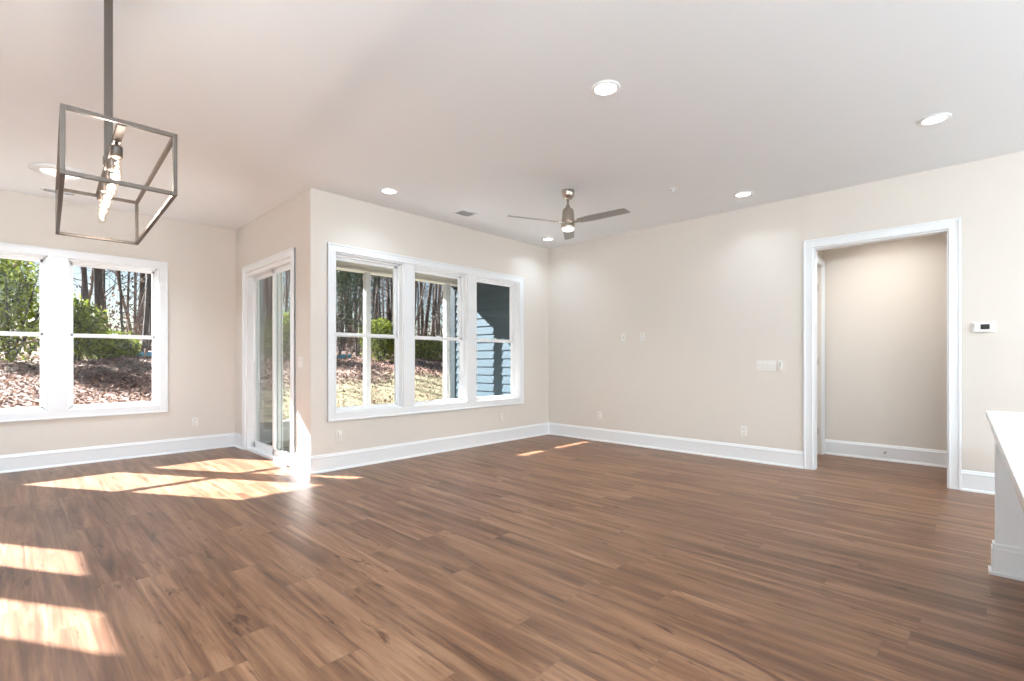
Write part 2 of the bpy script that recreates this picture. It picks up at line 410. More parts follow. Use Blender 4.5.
def window_group(T, opens, z0, z1, w, first):
    m = MB(); casing_bars(m, T, opens[0][0], opens[-1][1], z0, z1, w)
    for (a, b), (c, d) in zip(opens, opens[1:]):
        m.box(b, c, 0, 0.018, z0, z1, 0.003, T)
    trim_obj(m, 'white window casing with wide flat mullions')
    rails = 1.505
    for i, (a, b) in enumerate(opens):
        # liner + frame
        m = MB(); D = TH
        m.box(a, a+0.012, -D, 0.0, z0, z1, 0, T); m.box(b-0.012, b, -D, 0.0, z0, z1, 0, T)
        m.box(a, b, -D, 0.0, z1-0.012, z1, 0, T); m.box(a, b, -D, 0.0, z0, z0+0.012, 0, T)
        f = 0.030
        y0, y1 = -D+0.005, -0.070
        m.box(a+0.012, a+f, y0, y1, z0+0.012, z1-0.012, 0.002, T); m.box(b-f, b-0.012, y0, y1, z0+0.012, z1-0.012, 0.002, T)
        m.box(a+0.012, b-0.012, y0, y1, z1-f, z1-0.012, 0.002, T); m.box(a+0.012, b-0.012, y0, y1, z0+0.012, z0+f+0.004, 0.002, T)
        root = struct(m.build('window_%d' % (first+i), 'vinyl'), 'white double-hung window with one horizontal meeting rail')
        s = 0.030
        def sash(nm, ya, yb, za, zb):
            q = MB(); xa, xb = a+f-0.004, b-f+0.004
            q.box(xa, xa+s, ya, yb, za, zb, 0.003, T); q.box(xb-s, xb, ya, yb, za, zb, 0.003, T)
            q.box(xa, xb, ya, yb, za, za+s-0.008, 0.003, T); q.box(xa, xb, ya, yb, zb-s-0.004, zb, 0.003, T)
            o = q.build(nm, 'vinyl', root)
            g = MB(); ym = (ya+yb)/2; g.box(xa+s-0.003, xb-s+0.003, ym-0.002, ym+0.002, za+s-0.010, zb-s, 0, T)
            g.build('glass_pane', 'glass', o); return o
        sash('upper_sash', -0.145, -0.115, rails-0.022, z1-f+0.004)
        lo = sash('lower_sash', -0.112, -0.080, z0+f, rails+0.022)
        q = MB(); q.box((a+b)/2-0.03, (a+b)/2+0.03, -0.088, -0.074, rails+0.022, rails+0.034, 0.003, T); q.build('sash_lock', 'vinyl', lo)

window_group(T_far, far_open, ZS, ZT, 0.09, 1)
window_group(T_win, win_open, WS, WT, 0.09, 3)
window_group(T_lft, left_open, ZS, ZT, 0.09, 6)

# doorway to the hall: casing, jamb lining
m = MB(); casing_bars(m, T_rgt, gate[0], gate[1], 0, gate[3], 0.09, False)
m.box(gate[0], gate[0]+0.012, -0.12, 0, 0, gate[3], 0, T_rgt); m.box(gate[1]-0.012, gate[1], -0.12, 0, 0, gate[3], 0, T_rgt)
m.box(gate[0]+0.012, gate[1]-0.012, -0.12, 0, gate[3]-0.012, gate[3], 0, T_rgt)
trim_obj(m, 'white casing around the cased opening to the hall')
# hall end door
T_end = frame_map((0, HY, 0), (1, 0, 0), (0, -1, 0))
m = MB(); casing_bars(m, T_end, hall_door[0], hall_door[1], 0, 2.42, 0.085, False); trim_obj(m, 'white casing of the door at the hall end')
m = MB(); m.box(hall_door[0]+0.004, hall_door[1]-0.004, -0.075, -0.04, 0.012, 2.415, 0.003, T_end)
for (za, zb) in ((0.25, 1.0), (1.15, 2.25)):
    m.box(hall_door[0]+0.13, hall_door[1]-0.13, -0.04, -0.034, za, zb, 0.004, T_end)
dr = struct(m.build('door_1', 'trim'), 'white panelled door at the hall end')
for z in (0.3, 1.2, 2.15):
    q = MB(); q.box(hall_door[1]-0.012, hall_door[1]+0.0, -0.04, -0.028, z-0.045, z+0.045, 0.002, T_end); q.build('hinge', 'nickel', dr)

# sliding patio door
m = MB(); casing_bars(m, T_jut, slid[0], slid[1], 0, slid[3], 0.09, False)
trim_obj(m, 'white casing around the sliding patio door')
m = MB(); a, b, zt = slid[0], slid[1], slid[3]
m.box(a, a+0.045, -TH, 0.0, 0, zt, 0.002, T_jut); m.box(b-0.028, b, -TH, 0.0, 0, zt, 0.002, T_jut)
m.box(a+0.045, b-0.045, -TH, 0.0, zt-0.045, zt, 0.002, T_jut); m.box(a+0.045, b-0.045, -TH, 0.008, 0, 0.03, 0.002, T_jut)
m.box(a+0.045, b-0.045, -0.085, -0.078, 0.03, 0.045, 0, T_jut); m.box(a+0.045, b-0.045, -0.045, -0.038, 0.03, 0.045, 0, T_jut)
sdoor = struct(m.build('door_2', 'vinyl'), 'white framed sliding glass patio door')
mid = 6.30
def slider_panel(nm, y0, y1, d0, d1, s=0.055):
    q = MB(); z0, z1 = 0.045, zt-0.05
    q.box(y0, y0+s, d0, d1, z0, z1, 0.004, T_jut); q.box(y1-s, y1, d0, d1, z0, z1, 0.004, T_jut)
    q.box(y0, y1, d0, d1, z0, z0+0.075, 0.004, T_jut); q.box(y0, y1, d0, d1, z1-s, z1, 0.004, T_jut)
    o = q.build(nm, 'vinyl', sdoor)
    g = MB(); dm = (d0+d1)/2; g.box(y0+s-0.004, y1-s+0.004, dm-0.003, dm+0.003, z0+0.07, z1-s+0.004, 0, T_jut); g.build('glass_pane', 'doorglass', o)
    return o
slider_panel('fixed_panel', a+0.045, mid+0.03, -0.074, -0.040)
mv = slider_panel('sliding_panel', mid-0.03, b-0.028, -0.120, -0.086, 0.045)
q = MB(); q.box(b-0.085, b-0.065, -0.086, -0.058, 0.95, 1.20, 0.006, T_jut); q.build('door_handle', 'vinyl', mv)
q = MB(); s = 0.03
q.box(mid-0.02, mid-0.02+s, -0.149, -0.137, 0.04, zt-0.05, 0.002, T_jut); q.box(b-0.045-s, b-0.045, -0.149, -0.137, 0.04, zt-0.05, 0.002, T_jut)
q.box(mid-0.02, b-0.045, -0.149, -0.137, 0.04, 0.04+s, 0.002, T_jut); q.box(mid-0.02, b-0.045, -0.149, -0.137, zt-0.05-s, zt-0.05, 0.002, T_jut)
sc_ = q.build('screen_panel', 'vinyl', sdoor)
q = MB(); q.box(mid+0.01, b-0.075, -0.1435, -0.1425, 0.07, zt-0.08, 0, T_jut); q.build('insect_screen', 'mesh', sc_)

# ------------------------------------------------------------------ kitchen island (right edge of the picture)
isl = thing('kitchen_island', (3.9, -0.012, 0), 'white kitchen island with a pale stone top on a white end panel', 'kitchen island')
isl.rotation_euler = (0, 0, math.radians(1.1))
Ti = Matrix.Translation((-3.9, 0.03, 0))
cuts = [1.25, 1.79, 2.865, 3.965]
for k, (c0, c1) in enumerate(zip(cuts, cuts[1:])):
    q = MB(); q.box(c0+0.002, c1-0.002, -1.25, -0.035, 0.885, 0.92, 0.003, Ti); q.build('countertop_slab', 'quartz', isl)
q = MB(); q.box(3.885, 3.945, -1.22, -0.072, 0, 0.885, 0.002, Ti); ep = q.build('end_panel', 'trim', isl)
q = MB()
q.box(3.870, 3.885, -1.22, -0.072, 0.0, 0.150, 0.002, Ti); q.box(3.874, 3.885, -1.22, -0.072, 0.150, 0.175, 0.003, Ti)
q.box(3.870, 3.960, -0.072, -0.057, 0.0, 0.150, 0.002, Ti); q.box(3.874, 3.956, -0.072, -0.061, 0.150, 0.175, 0.003, Ti)
q.box(3.858, 3.870, -1.22, -0.045, 0.0, 0.019, 0.003, Ti); q.box(3.870, 3.966, -0.057, -0.045, 0.0, 0.019, 0.003, Ti)
q.build('baseboard', 'trim', isl)
q = MB(); q.box(1.3, 3.868, -1.2, -0.45, 0.10, 0.885, 0.003, Ti); q.box(1.34, 3.868, -1.12, -0.52, 0.0, 0.10, 0, Ti); q.build('cabinet_body', 'trim', isl)

# ------------------------------------------------------------------ wall plates
def plate_at(name, T, x, z, label, cat, group=None, w=0.072, h=0.115, kind='duplex', gangs=1):
    p = T @ Vector((x, 0, z))
    r = thing(name, p, label, cat, group)
    L = T.copy(); L.translation = Vector((0, 0, 0))
    q = MB(); q.box(-w/2, w/2, 0, 0.006, -h/2, h/2, 0.003, L); q.build('cover_plate', 'plate', r)
    if kind == 'duplex':
        for s in (-1, 1):
            q = MB(); q.box(-0.017, 0.017, 0.006, 0.009, s*0.026-0.016, s*0.026+0.016, 0.002, L); rc = q.build('receptacle', 'plate', r)
            q = MB()
            q.box(-0.008, -0.005, 0.009, 0.0095, s*0.026-0.003, s*0.026+0.008, 0, L); q.box(0.005, 0.008, 0.009, 0.0095, s*0.026-0.003, s*0.026+0.008, 0, L)
            q.box(-0.002, 0.002, 0.009, 0.0095, s*0.026-0.010, s*0.026-0.006, 0, L); q.build('slot', 'slot', rc)
    elif kind == 'rocker':
        for k in range(gangs):
            cx = (k-(gangs-1)/2)*0.046
            q = MB(); q.box(cx-0.0165, cx+0.0165, 0.006, 0.0085, -0.033, 0.033, 0.001, L); q.box(cx-0.015, cx+0.015, 0.0085, 0.012, -0.0005, 0.031, 0.002, L)
            q.build('rocker_switch', 'plate', r)
    elif kind == 'coax':
        q = MB(); q.lathe([(0.008, 0), (0.008, 0.006), (0.005, 0.006), (0.005, 0.012)], 12, L @ Matrix.Translation((0, 0.006, 0)) @ Matrix.Rotation(-PI/2, 4, 'X')); q.build('cable_jack', 'nickel', r)
    return r, L

plate_at('wall_outlet', T_far, 1.755, 0.385, 'white outlet on the far left wall beneath and right of the twin windows', 'outlet')
r, L = plate_at('wall_outlet', T_win, 2.565, 0.372, 'white outlet with a white plug-in device under the first of the three windows', 'outlet')
q = MB(); q.box(-0.022, 0.022, 0.009, 0.042, -0.002, 0.056, 0.008, L); ad = tag(q.build('plug_in_adapter', 'plate'), 'small white plug-in device in the outlet under the triple window', 'adapter')
ad.location = r.location
q.v = []; 
q2 = MB(); q2.lathe([(0.010, 0.0), (0.011, 0.006), (0.007, 0.012)], 16, L @ Matrix.Translation((0, 0.041, 0.030)) @ Matrix.Rotation(-PI/2, 4, 'X')); q2.build('nozzle', 'vinyl', ad)
plate_at('wall_outlet', T_win, 5.10, 0.37, 'faint white outlet under the last of the three windows nearest the corner', 'outlet')
plate_at('wall_outlet', T_rgt, 4.14, 0.385, 'low white outlet on the right wall nearer the room corner', 'outlet')
plate_at('wall_outlet', T_rgt, 2.075, 0.358, 'low white outlet on the right wall below the bank of switches', 'outlet')
plate_at('cable_plate', T_rgt, 3.735, 1.545, 'small white wall plate at television height, left of a pair', 'wall plate', kind='coax')
plate_at('wall_outlet', T_rgt, 3.43, 1.545, 'white outlet at television height, right of a pair on the right wall', 'outlet')
plate_at('switch_plate', T_rgt, 1.825, 1.148, 'wide white four-switch plate on the right wall beside the doorway', 'light switch', w=0.215, h=0.118, kind='rocker', gangs=4)
plate_at('light_switch', T_jut, 5.39, 1.195, 'white light switch on the wall between sliding door and corner', 'light switch', w=0.115, kind='rocker', gangs=2)
# fan remote in its cradle
r = thing('fan_remote', T_rgt @ Vector((1.672, 0, 1.145)), 'slim pale remote in a wall holder right of the four switches', 'remote control')
L = T_rgt.copy(); L.translation = Vector((0, 0, 0))
q = MB(); q.box(-0.023, 0.023, 0, 0.012, -0.062, 0.030, 0.004, L); q.build('holder', 'plate', r)
q = MB(); q.box(-0.019, 0.019, 0.012, 0.028, -0.055, 0.062, 0.005, L); rb = q.build('remote_body', 'plate', r)
for k, z in enumerate((0.040, 0.022, 0.004)):
    q = MB(); q.box(-0.010, 0.010, 0.028, 0.030, z-0.005, z+0.005, 0.001, L); q.build('button', 'beam', rb)
# thermostat
r = thing('thermostat', T_rgt @ Vector((-0.012, 0, 1.512)), 'white wall thermostat with a dark display, right of the doorway', 'thermostat')
q = MB(); q.box(-0.078, 0.078, 0, 0.006, -0.050, 0.050, 0.003, L); q.build('wall_plate', 'plate', r)
q = MB(); q.box(-0.060, 0.066, 0.006, 0.030, -0.045, 0.045, 0.006, L); bd = q.build('housing', 'plate', r)
q = MB(); q.box(-0.038, 0.022, 0.030, 0.0315, -0.018, 0.028, 0.001, L); q.build('display', 'screen', bd)
# door stop on hall baseboard
r = thing('door_stop', (HX-0.016, 0.84, 0.10), 'small metal door stop on the hall baseboard', 'door stop')
q = MB(); q.lathe([(0.012, 0), (0.012, 0.006), (0.005, 0.008), (0.005, 0.055), (0.009, 0.056), (0.009, 0.07)], 14, Matrix.Rotation(-PI/2, 4, 'Y')); q.build('stem', 'nickel', r)

# ------------------------------------------------------------------ ceiling lamps
COOL = (0.69, 0.855, 1.0)
def lamp(parent, loc, watts, size=0.15, col=COOL, spread=math.radians(130)):
    ld = bpy.data.lights.new('lamp_glow', 'AREA'); ld.shape = 'DISK'; ld.size = size; ld.energy = watts; ld.color = col; ld.spread = spread
    lo = bpy.data.objects.new('lamp_glow', ld); COL.objects.link(lo); lo.parent = parent; lo.location = loc
    return lo
def downlight(x, y, label, first=None, watts=LAMP_W):
    if first is None:
        r = thing('recessed_downlight', (x, y, CZ), label, 'ceiling light', 'recessed ceiling lights')
        q = MB(); q.lathe([(0.072, 0.0), (0.098, 0.0), (0.098, -0.004), (0.090, -0.010), (0.078, -0.011), (0.072, -0.006)], 40, caps=False); q.build('trim_ring', 'trim', r)
        q = MB(); q.lathe([(0.001, -0.0045), (0.073, -0.0045), (0.073, -0.001), (0.001, -0.001)], 40, caps=False); q.build('lens', 'lens', r)
        lamp(r, (0, 0, -0.016), watts)
        return r
    c = copy_tree(first); c.location = (x, y, CZ); c['label'] = label
    return c
d0 = downlight(2.81, 1.83, 'round recessed ceiling light, largest one, nearest the camera')
downlight(4.91, 0.26, 'round recessed ceiling light above the doorway end, far right in the photo', d0)
downlight(5.65, 1.90, 'round recessed ceiling light right of the fan near the right wall', d0)
downlight(2.88, 4.63, 'round recessed ceiling light above the first of the three windows', d0)
downlight(5.69, 4.73, 'round recessed ceiling light in the corner beneath the fan blades', d0)
for (x, y) in ((0.6, -1.6), (2.8, -1.6), (4.9, -2.2), (-0.5, 0.8)):  # extra downlights out of view, added for more room light
    downlight(x, y, 'added round recessed ceiling light, unseen behind the viewer', d0)
# flush disc light in the dining corner
r = thing('flush_ceiling_light', (0.37, 6.47, CZ), 'round white flush ceiling disc seen behind the pendant cage', 'ceiling light')
q = MB(); q.lathe([(0.150, 0.0), (0.222, 0.0), (0.225, -0.010), (0.205, -0.026), (0.165, -0.028), (0.150, -0.012)], 48, caps=False); q.build('rim', 'trim', r)
q = MB(); q.lathe([(0.001, -0.020), (0.152, -0.012), (0.152, -0.004), (0.001, -0.004)], 48, caps=False); q.build('diffuser', 'disc', r)
lamp(r, (0, 0, -0.034), 20.0, 0.3)
# unseen lamp added to light the hall
r = thing('hall_fill_light', (6.62, 0.75, CZ), 'added round ceiling light, unseen, brightening the hall', 'ceiling light')
q = MB(); q.lathe([(0.12, 0.0), (0.14, 0.0), (0.14, -0.02), (0.12, -0.03)], 32, caps=False); q.build('rim', 'trim', r)
q = MB(); q.lathe([(0.001, -0.05), (0.08, -0.045), (0.121, -0.025)], 32, caps=False); q.build('diffuser', 'disc', r)
lamp(r, (0, 0, -0.06), 11.0, 0.2, (1.0, 0.95, 0.89))

# unseen globe lamps added behind the camera to fill the room with light
gp = None
for k, (gx, gy) in enumerate(((-0.95, 0.5), (-1.0, -0.8), (-1.0, -2.1), (-1.0, -3.5), (3.9, -3.0), (5.2, -3.5))):
    lb = 'added clear glass globe fill light, unseen behind the viewer'
    if gp is None:
        gp = thing('fill_globe', (gx, gy, CZ), lb, 'pendant light', 'added fill globes behind the viewer')
        q = MB(); q.lathe([(0.06, 0), (0.06, -0.02), (0.02, -0.03)], 24); q.build('canopy', 'nickel', gp)
        q = MB(); q.lathe([(0.004, -0.02), (0.004, -0.80)], 8); q.build('cord', 'bronze', gp)
        q = MB(); q.lathe([(0.03, -0.79), (0.035, -0.81), (0.035, -0.86), (0.03, -0.865)], 20); q.build('socket', 'nickel', gp)
        q = MB(); q.lathe([(0.12*math.sin(a*PI/16)+0.0005, -0.98+0.12*math.cos(a*PI/16)) for a in range(2, 17)], 28, caps=False); q.build('globe', 'bulb', gp)
        ld = bpy.data.lights.new('lamp_glow', 'POINT'); ld.energy = FILL_GLOBE_W; ld.shadow_soft_size = 0.11; ld.color = COOL
        lo = bpy.data.objects.new('lamp_glow', ld); COL.objects.link(lo); lo.parent = gp; lo.location = (0, 0, -0.97)
    else:
        c = copy_tree(gp); c.location = (gx, gy, CZ); c['label'] = lb

# vents
def vent(x, y, w, h, label, rz=0.0):
    r = thing('ceiling_vent', (x, y, CZ), label, 'vent', None, rz)
    q = MB(); t = 0.028
    q.box(-w/2, w/2, -h/2, -h/2+t, -0.007, 0, 0.002); q.box(-w/2, w/2, h/2-t, h/2, -0.007, 0, 0.002)
    q.box(-w/2, -w/2+t, -h/2+t, h/2-t, -0.007, 0, 0.002); q.box(w/2-t, w/2, -h/2+t, h/2-t, -0.007, 0, 0.002)
    q.build('frame', 'trim', r)
    q = MB(); q.box(-w/2+t, w/2-t, -h/2+t, h/2-t, -0.0012, -0.0002); q.build('duct_opening', 'slot', r)
    q = MB(); n = max(4, int((h-2*t)/0.014))
    for k in range(n):
        yy = -h/2+t+(k+0.5)*(h-2*t)/n
        q.box(-w/2+t, w/2-t, -0.005, 0.005, -0.0006, 0.0006, 0, Matrix.Translation((0, yy, -0.006)) @ Matrix.Rotation(0.75, 4, 'X'))
    q.build('louvers', 'trim', r)
    return r
vent(3.97, 4.65, 0.27, 0.22, 'white slotted ceiling vent above the middle of the three windows')
vent(0.40, 7.25, 0.30, 0.15, 'white slotted ceiling vent above the twin windows behind the pendant')
# smoke sensor / sprinkler head
r = thing('sprinkler_head', (4.963, 2.386, CZ), 'tiny white ceiling sprinkler head between fan and recessed light', 'sprinkler')
q = MB(); q.lathe([(0.001, 0), (0.036, 0), (0.034, -0.006), (0.016, -0.010)], 24, caps=False); q.build('escutcheon', 'trim', r)
q = MB(); q.lathe([(0.009, -0.008), (0.009, -0.030), (0.016, -0.031), (0.016, -0.034), (0.001, -0.034)], 16, caps=False); q.build('nozzle', 'trim', r)

# ------------------------------------------------------------------ ceiling fan
FX, FY = 4.231, 3.235
fan = thing('ceiling_fan', (FX, FY, CZ), 'brushed nickel ceiling fan with three grey blades and a round light', 'ceiling fan')
q = MB(); q.lathe([(0.070, 0.0), (0.072, -0.012), (0.070, -0.035), (0.058, -0.068), (0.034, -0.092), (0.016, -0.098)], 40); q.build('canopy', 'nickel', fan)
q = MB(); q.lathe([(0.0125, -0.095), (0.0125, -0.175)], 20); q.build('downrod', 'nickel', fan)
q = MB(); q.lathe([(0.016, -0.150), (0.022, -0.165), (0.026, -0.180), (0.050, -0.196), (0.060, -0.215), (0.068, -0.300), (0.072, -0.338), (0.072, -0.350), (0.066, -0.352), (0.066, -0.360), (0.073, -0.362), (0.074, -0.395), (0.070, -0.405)], 44); mh = q.build('motor_housing', 'nickel', fan)
q = MB(); q.lathe([(0.066, -0.400), (0.066, -0.416), (0.058, -0.428), (0.040, -0.436), (0.001, -0.440)], 44, caps=False); q.build('light_lens', 'fanlens', fan)
lamp(fan, (0, 0, -0.452), 10.0, 0.11, (1, 0.88, 0.75))
yawc = math.radians(90-46.044)          # world angle of the camera's forward direction
for a in (-39, 82, 201):
    ang = math.radians(a) + yawc - PI/2
    Rm = Matrix.Rotation(ang, 4, 'Z') @ Matrix.Translation((0, 0, -0.345)) @ Matrix.Rotation(math.radians(-11), 4, 'X')
    q = MB(); n = 14; vs = []; fs = []
    for i in range(n+1):
        s = i/n; x = 0.13+s*0.565; w0 = 0.050+0.016*min(1, s*4) - 0.008*s
        sweep = 0.0
        if i == n: w0 *= 0.93
        for (yy, zz) in ((-w0, 0.0), (-w0*0.5, 0.004), (w0*0.5, 0.004), (w0, 0.0), (w0*0.5, -0.004), (-w0*0.5, -0.004)):
            vs.append((x + (0.012*yy/w0 if i == n else 0), yy+sweep, zz))
    for i in range(n):
        for k in range(6): fs.append((i*6+k, i*6+(k+1) % 6, (i+1)*6+(k+1) % 6, (i+1)*6+k))
    fs.append(tuple(range(6))[::-1]); fs.append(tuple(n*6+k for k in range(6)))
    q.add(vs, fs, False, Rm); bl = q.build('blade', 'blade', fan)
    q = MB(); q.box(0.055, 0.17, -0.022, 0.022, -0.009, -0.003, 0.002, Rm)
    for yy in (-0.012, 0.012): q.lathe([(0.005, -0.012), (0.005, -0.008)], 10, Rm @ Matrix.Translation((0.152, yy, 0)))
    q.build('blade_bracket', 'nickel', bl)

# ------------------------------------------------------------------ caged linear pendant
PC = (0.3163, 2.813)
pend = thing('cage_pendant', (PC[0], PC[1], CZ), 'pewter open box cage pendant with a row of clear tube bulbs', 'pendant light', None, math.radians(-2.35))
PW, PL, ZTt, ZB = 0.335, 1.12, 2.088-CZ, 1.849-CZ
b_ = 0.0145
q = MB(); X0, X1, Y0, Y1 = -PW/2, PW/2, -PL/2, PL/2
for z in (ZTt, ZB+b_):
    q.box(X0, X0+b_, Y0, Y1, z-b_, z, 0.0015); q.box(X1-b_, X1, Y0, Y1, z-b_, z, 0.0015)
    q.box(X0+b_, X1-b_, Y0, Y0+b_, z-b_, z, 0.0015); q.box(X0+b_, X1-b_, Y1-b_, Y1, z-b_, z, 0.0015)
for x in (X0, X1-b_):
    for y in (Y0, Y1-b_): q.box(x, x+b_, y, y+b_, ZB+b_, ZTt-b_, 0.0015)
q.build('cage_frame', 'bronze', pend)
q = MB(); q.box(-0.014, 0.014, Y0+b_, Y1-b_, ZTt-b_-0.004, ZTt-0.001, 0.002)
q.build('socket_bar', 'bronze', pend)
q = MB(); q.box(-0.015, 0.015, -0.015, 0.015, ZTt-0.002, -0.022, 0.002); q.box(-0.019, 0.019, -0.019, 0.019, ZTt-0.002, ZTt+0.030, 0.002); q.build('downrod', 'bronze', pend)
q = MB(); q.box(-0.065, 0.065, -0.065, 0.065, -0.024, 0, 0.004); q.build('canopy', 'bronze', pend)
for k in range(5):
    y = -0.36+0.18*k; Tm = Matrix.Translation((0, y, ZTt-b_-0.004))
    q = MB(); q.lathe([(0.006, 0.0), (0.006, -0.014), (0.018, -0.016), (0.019, -0.020), (0.019, -0.058), (0.016, -0.060)], 20, Tm); so = q.build('socket', 'bronze', pend)
    q = MB(); q.lathe([(0.013, -0.058), (0.0145, -0.066), (0.016, -0.075), (0.0165, -0.150), (0.014, -0.163), (0.008, -0.171), (0.001, -0.173)], 20, Tm, caps=False); bu = q.build('bulb', 'bulb', so)
    q = MB()
    pts = []
    for j in range(9):
        zz = -0.074-0.010*j; rr = 0.0055
        pts.append(Tm @ Vector((rr*math.cos(j*PI), rr*math.sin(j*1.3)*0.6, zz)))
    q.tube(pts, [0.0011]*9, 5); q.build('filament', 'filament', so)
    ld = bpy.data.lights.new('bulb_glow', 'POINT'); ld.energy = BULB_W; ld.shadow_soft_size = 0.012; ld.color = (1.0, 0.93, 0.85)
    lo = bpy.data.objects.new('bulb_glow', ld); COL.objects.link(lo); lo.parent = so; lo.location = Tm @ Vector((0, 0, -0.12))

# ------------------------------------------------------------------ porch outside the window wall
PF = -0.05
m = MB(); m.box(XJ+TH, 6.35, YW+TH, 7.42, -0.20, PF); struct(m.build('trim_20', 'concrete'), 'grey concrete porch floor')
XS = 6.35
m = MB(); m.box(XJ+TH, XS, 7.30, 7.42, PF, 0.30, 0.004); m.box(XJ+TH, XS, 7.285, 7.435, 0.30, 0.33, 0.004)
struct(m.build('trim_21', 'beam'), 'low kick panel along the porch edge')
def post(x, label, grp='white porch posts'):
    r = thing('porch_post', (x, 7.36, PF), label, 'post', grp)
    q = MB(); q.box(-0.046, 0.046, -0.046, 0.046, 0.0, 2.72, 0.004); q.build('shaft', 'post', r)
    for z0, z1 in ((0.385, 0.45), (2.60, 2.66)):
        q = MB(); q.box(-0.054, 0.054, -0.054, 0.054, z0, z1, 0.004); q.build('collar', 'post', r)
post(4.16, 'white porch post seen through the first of the three windows')
post(5.83, 'white porch post seen through the middle window beside the charcoal board')
m = MB(); m.box(XJ+TH, XS, 7.28, 7.44, 2.70, 3.00, 0.004); m.box(XJ+TH, XS, 7.26, 7.46, 2.665, 2.70, 0.004)
struct(m.build('trim_22', 'beam'), 'cream porch beam')
m = MB(); m.box(XJ+TH, XS, YW+TH, 7.28, 2.96, 3.02); m.box(XJ+TH-0.1, XS+0.0, 7.44, 8.0, 2.84, 3.02); struct(m.build('trim_23', 'beam'), 'cream porch ceiling and eave')
m = MB(); m.box(XJ+TH-0.1, XS+1.5, YW+TH, 8.05, 3.02, 3.14); struct(m.build('trim_24', 'roof'), 'dark porch roof')
# side wall of the neighbouring wing with lap siding
YE = 7.88
m = MB(); m.box(XS+0.03, XS+0.18, YW+TH-0.1, YE, -0.4, 3.6)
struct(m.build('wall_porch_end', 'corner'))
n = 24; lap = 0.155; m = MB()
for k in range(n):
    z0 = -0.3+k*lap; z1 = z0+lap+0.02
    vs = [(XS+0.0, YW+TH, z0), (XS+0.0, YE-0.15, z0), (XS+0.022, YE-0.15, z1), (XS+0.022, YW+TH, z1), (XS+0.03, YW+TH, z0), (XS+0.03, YE-0.15, z0), (XS+0.03, YE-0.15, z1), (XS+0.03, YW+TH, z1)]
    m.add(vs, [(0, 1, 2, 3), (4, 7, 6, 5), (0, 4, 5, 1), (3, 2, 6, 7), (0, 3, 7, 4), (1, 5, 6, 2)])
struct(m.build('trim_25', 'siding'), 'pale blue lap siding at the porch end')
m = MB(); m.box(XS-0.012, XS+0.03, YE-0.15, YE, -0.35, 3.6, 0.003); struct(m.build('trim_26', 'corner'), 'charcoal corner board of the porch end wall')
m = MB(); m.box(-16, XL-TH, -9, 7.36, -0.3, -0.12); struct(m.build('trim_27', 'patio'), 'unseen dry turf added beside the house for daylight bounce')  # ground added out of view to bounce daylight through the side windows
# ------------------------------------------------------------------ ground
def gz(x, y):
    t = min(1.0, max(0.0, (y-8.0)/8.0)); base = -0.12+1.30*(t*t*(3-2*t)*0.45+t*0.55)
    if x < 2.5: base += 0.16*max(0, min(1, (y-8.2)/1.5))*max(0, min(1, (2.5-x)/2.0))*(1-t)
    base += max(0, y-16)*0.055*(1 if y < 40 else 1)
    base += 0.05*math.sin(x*1.3+y*0.7)+0.035*math.sin(x*2.9-y*1.9) if y > 9 else 0
    return base
m = MB(); nx, ny = 130, 150; x0, x1, y0, y1 = -14.0, 52.0, 7.36, 70.0
for j in range(ny+1):
    y = y0+(y1-y0)*(j/ny)**1.8
    for i in range(nx+1):
        x = x0+(x1-x0)*i/nx; m.v.append((x, y, gz(x, y)))
for j in range(ny):
    for i in range(nx): m.f.append((j*(nx+1)+i, j*(nx+1)+i+1, (j+1)*(nx+1)+i+1, (j+1)*(nx+1)+i)); m.sm.append(True)
g = m.build('hillside_ground', 'ground', fix=False); struct(g, 'lawn rising into a leaf-covered slope')

def seen(x, y):     # roughly the wedge the windows look out on
    r = x/y
    return -0.18 < r < 0.95
def lump(x, y, s): return max(0, math.sin(x*s+1.3)*math.sin(y*s*1.3+0.4))
# dead leaves on the slope
m = MB(); rnd = random.Random(3); c = 0
while c < 24000:
    y = 8.9+9.5*rnd.random()**1.15; x = rnd.uniform(-0.18, 0.95)*y
    edge = 9.0+min(3.4, max(0, x)*0.62)
    if y < edge and rnd.random() > 0.22: continue
    c += 1; s = rnd.uniform(0.022, 0.055); z = gz(x, y)+rnd.uniform(0.004, 0.05)
    Rm = Matrix.Translation((x, y, z)) @ Euler((rnd.gauss(0, 0.55), rnd.gauss(0, 0.55), rnd.uniform(0, 6.3))).to_matrix().to_4x4()
    m.add([(-s, 0, 0), (-s*.2, -s*.55, s*.12), (s, 0, s*.1), (-s*.2, s*.55, s*.2)], [(0, 1, 2, 3)], False, Rm)
tag(m.build('leaf_litter', 'litter', fix=False), 'pinkish brown fallen leaves covering the slope outside the windows', 'fallen leaves', None, 'stuff')
# grass
m = MB(); c = 0
while c < 12000:
    y = rnd.uniform(7.5, 13.0); x = rnd.uniform(-0.10, 0.95)*y
    edge = 8.7+min(3.8, max(0, x)*0.65)
    if y > edge+rnd.uniform(-1, 0.5): continue
    if 2.2 < x < 6.9 and y < 7.9: continue
    c += 1; h = rnd.uniform(0.03, 0.08); a = rnd.uniform(0, 6.3); z = gz(x, y); w = 0.006
    dx, dy = math.cos(a), math.sin(a); lx, ly = rnd.gauss(0, h*.4), rnd.gauss(0, h*.4)
    m.add([(x-dx*w, y-dy*w, z-0.01), (x+dx*w, y+dy*w, z-0.01), (x+lx, y+ly, z+h)], [(0, 1, 2)])
tag(m.build('lawn_grass', 'grassm', fix=False), 'sunlit yellow-green lawn grass just outside the porch', 'grass', None, 'stuff')

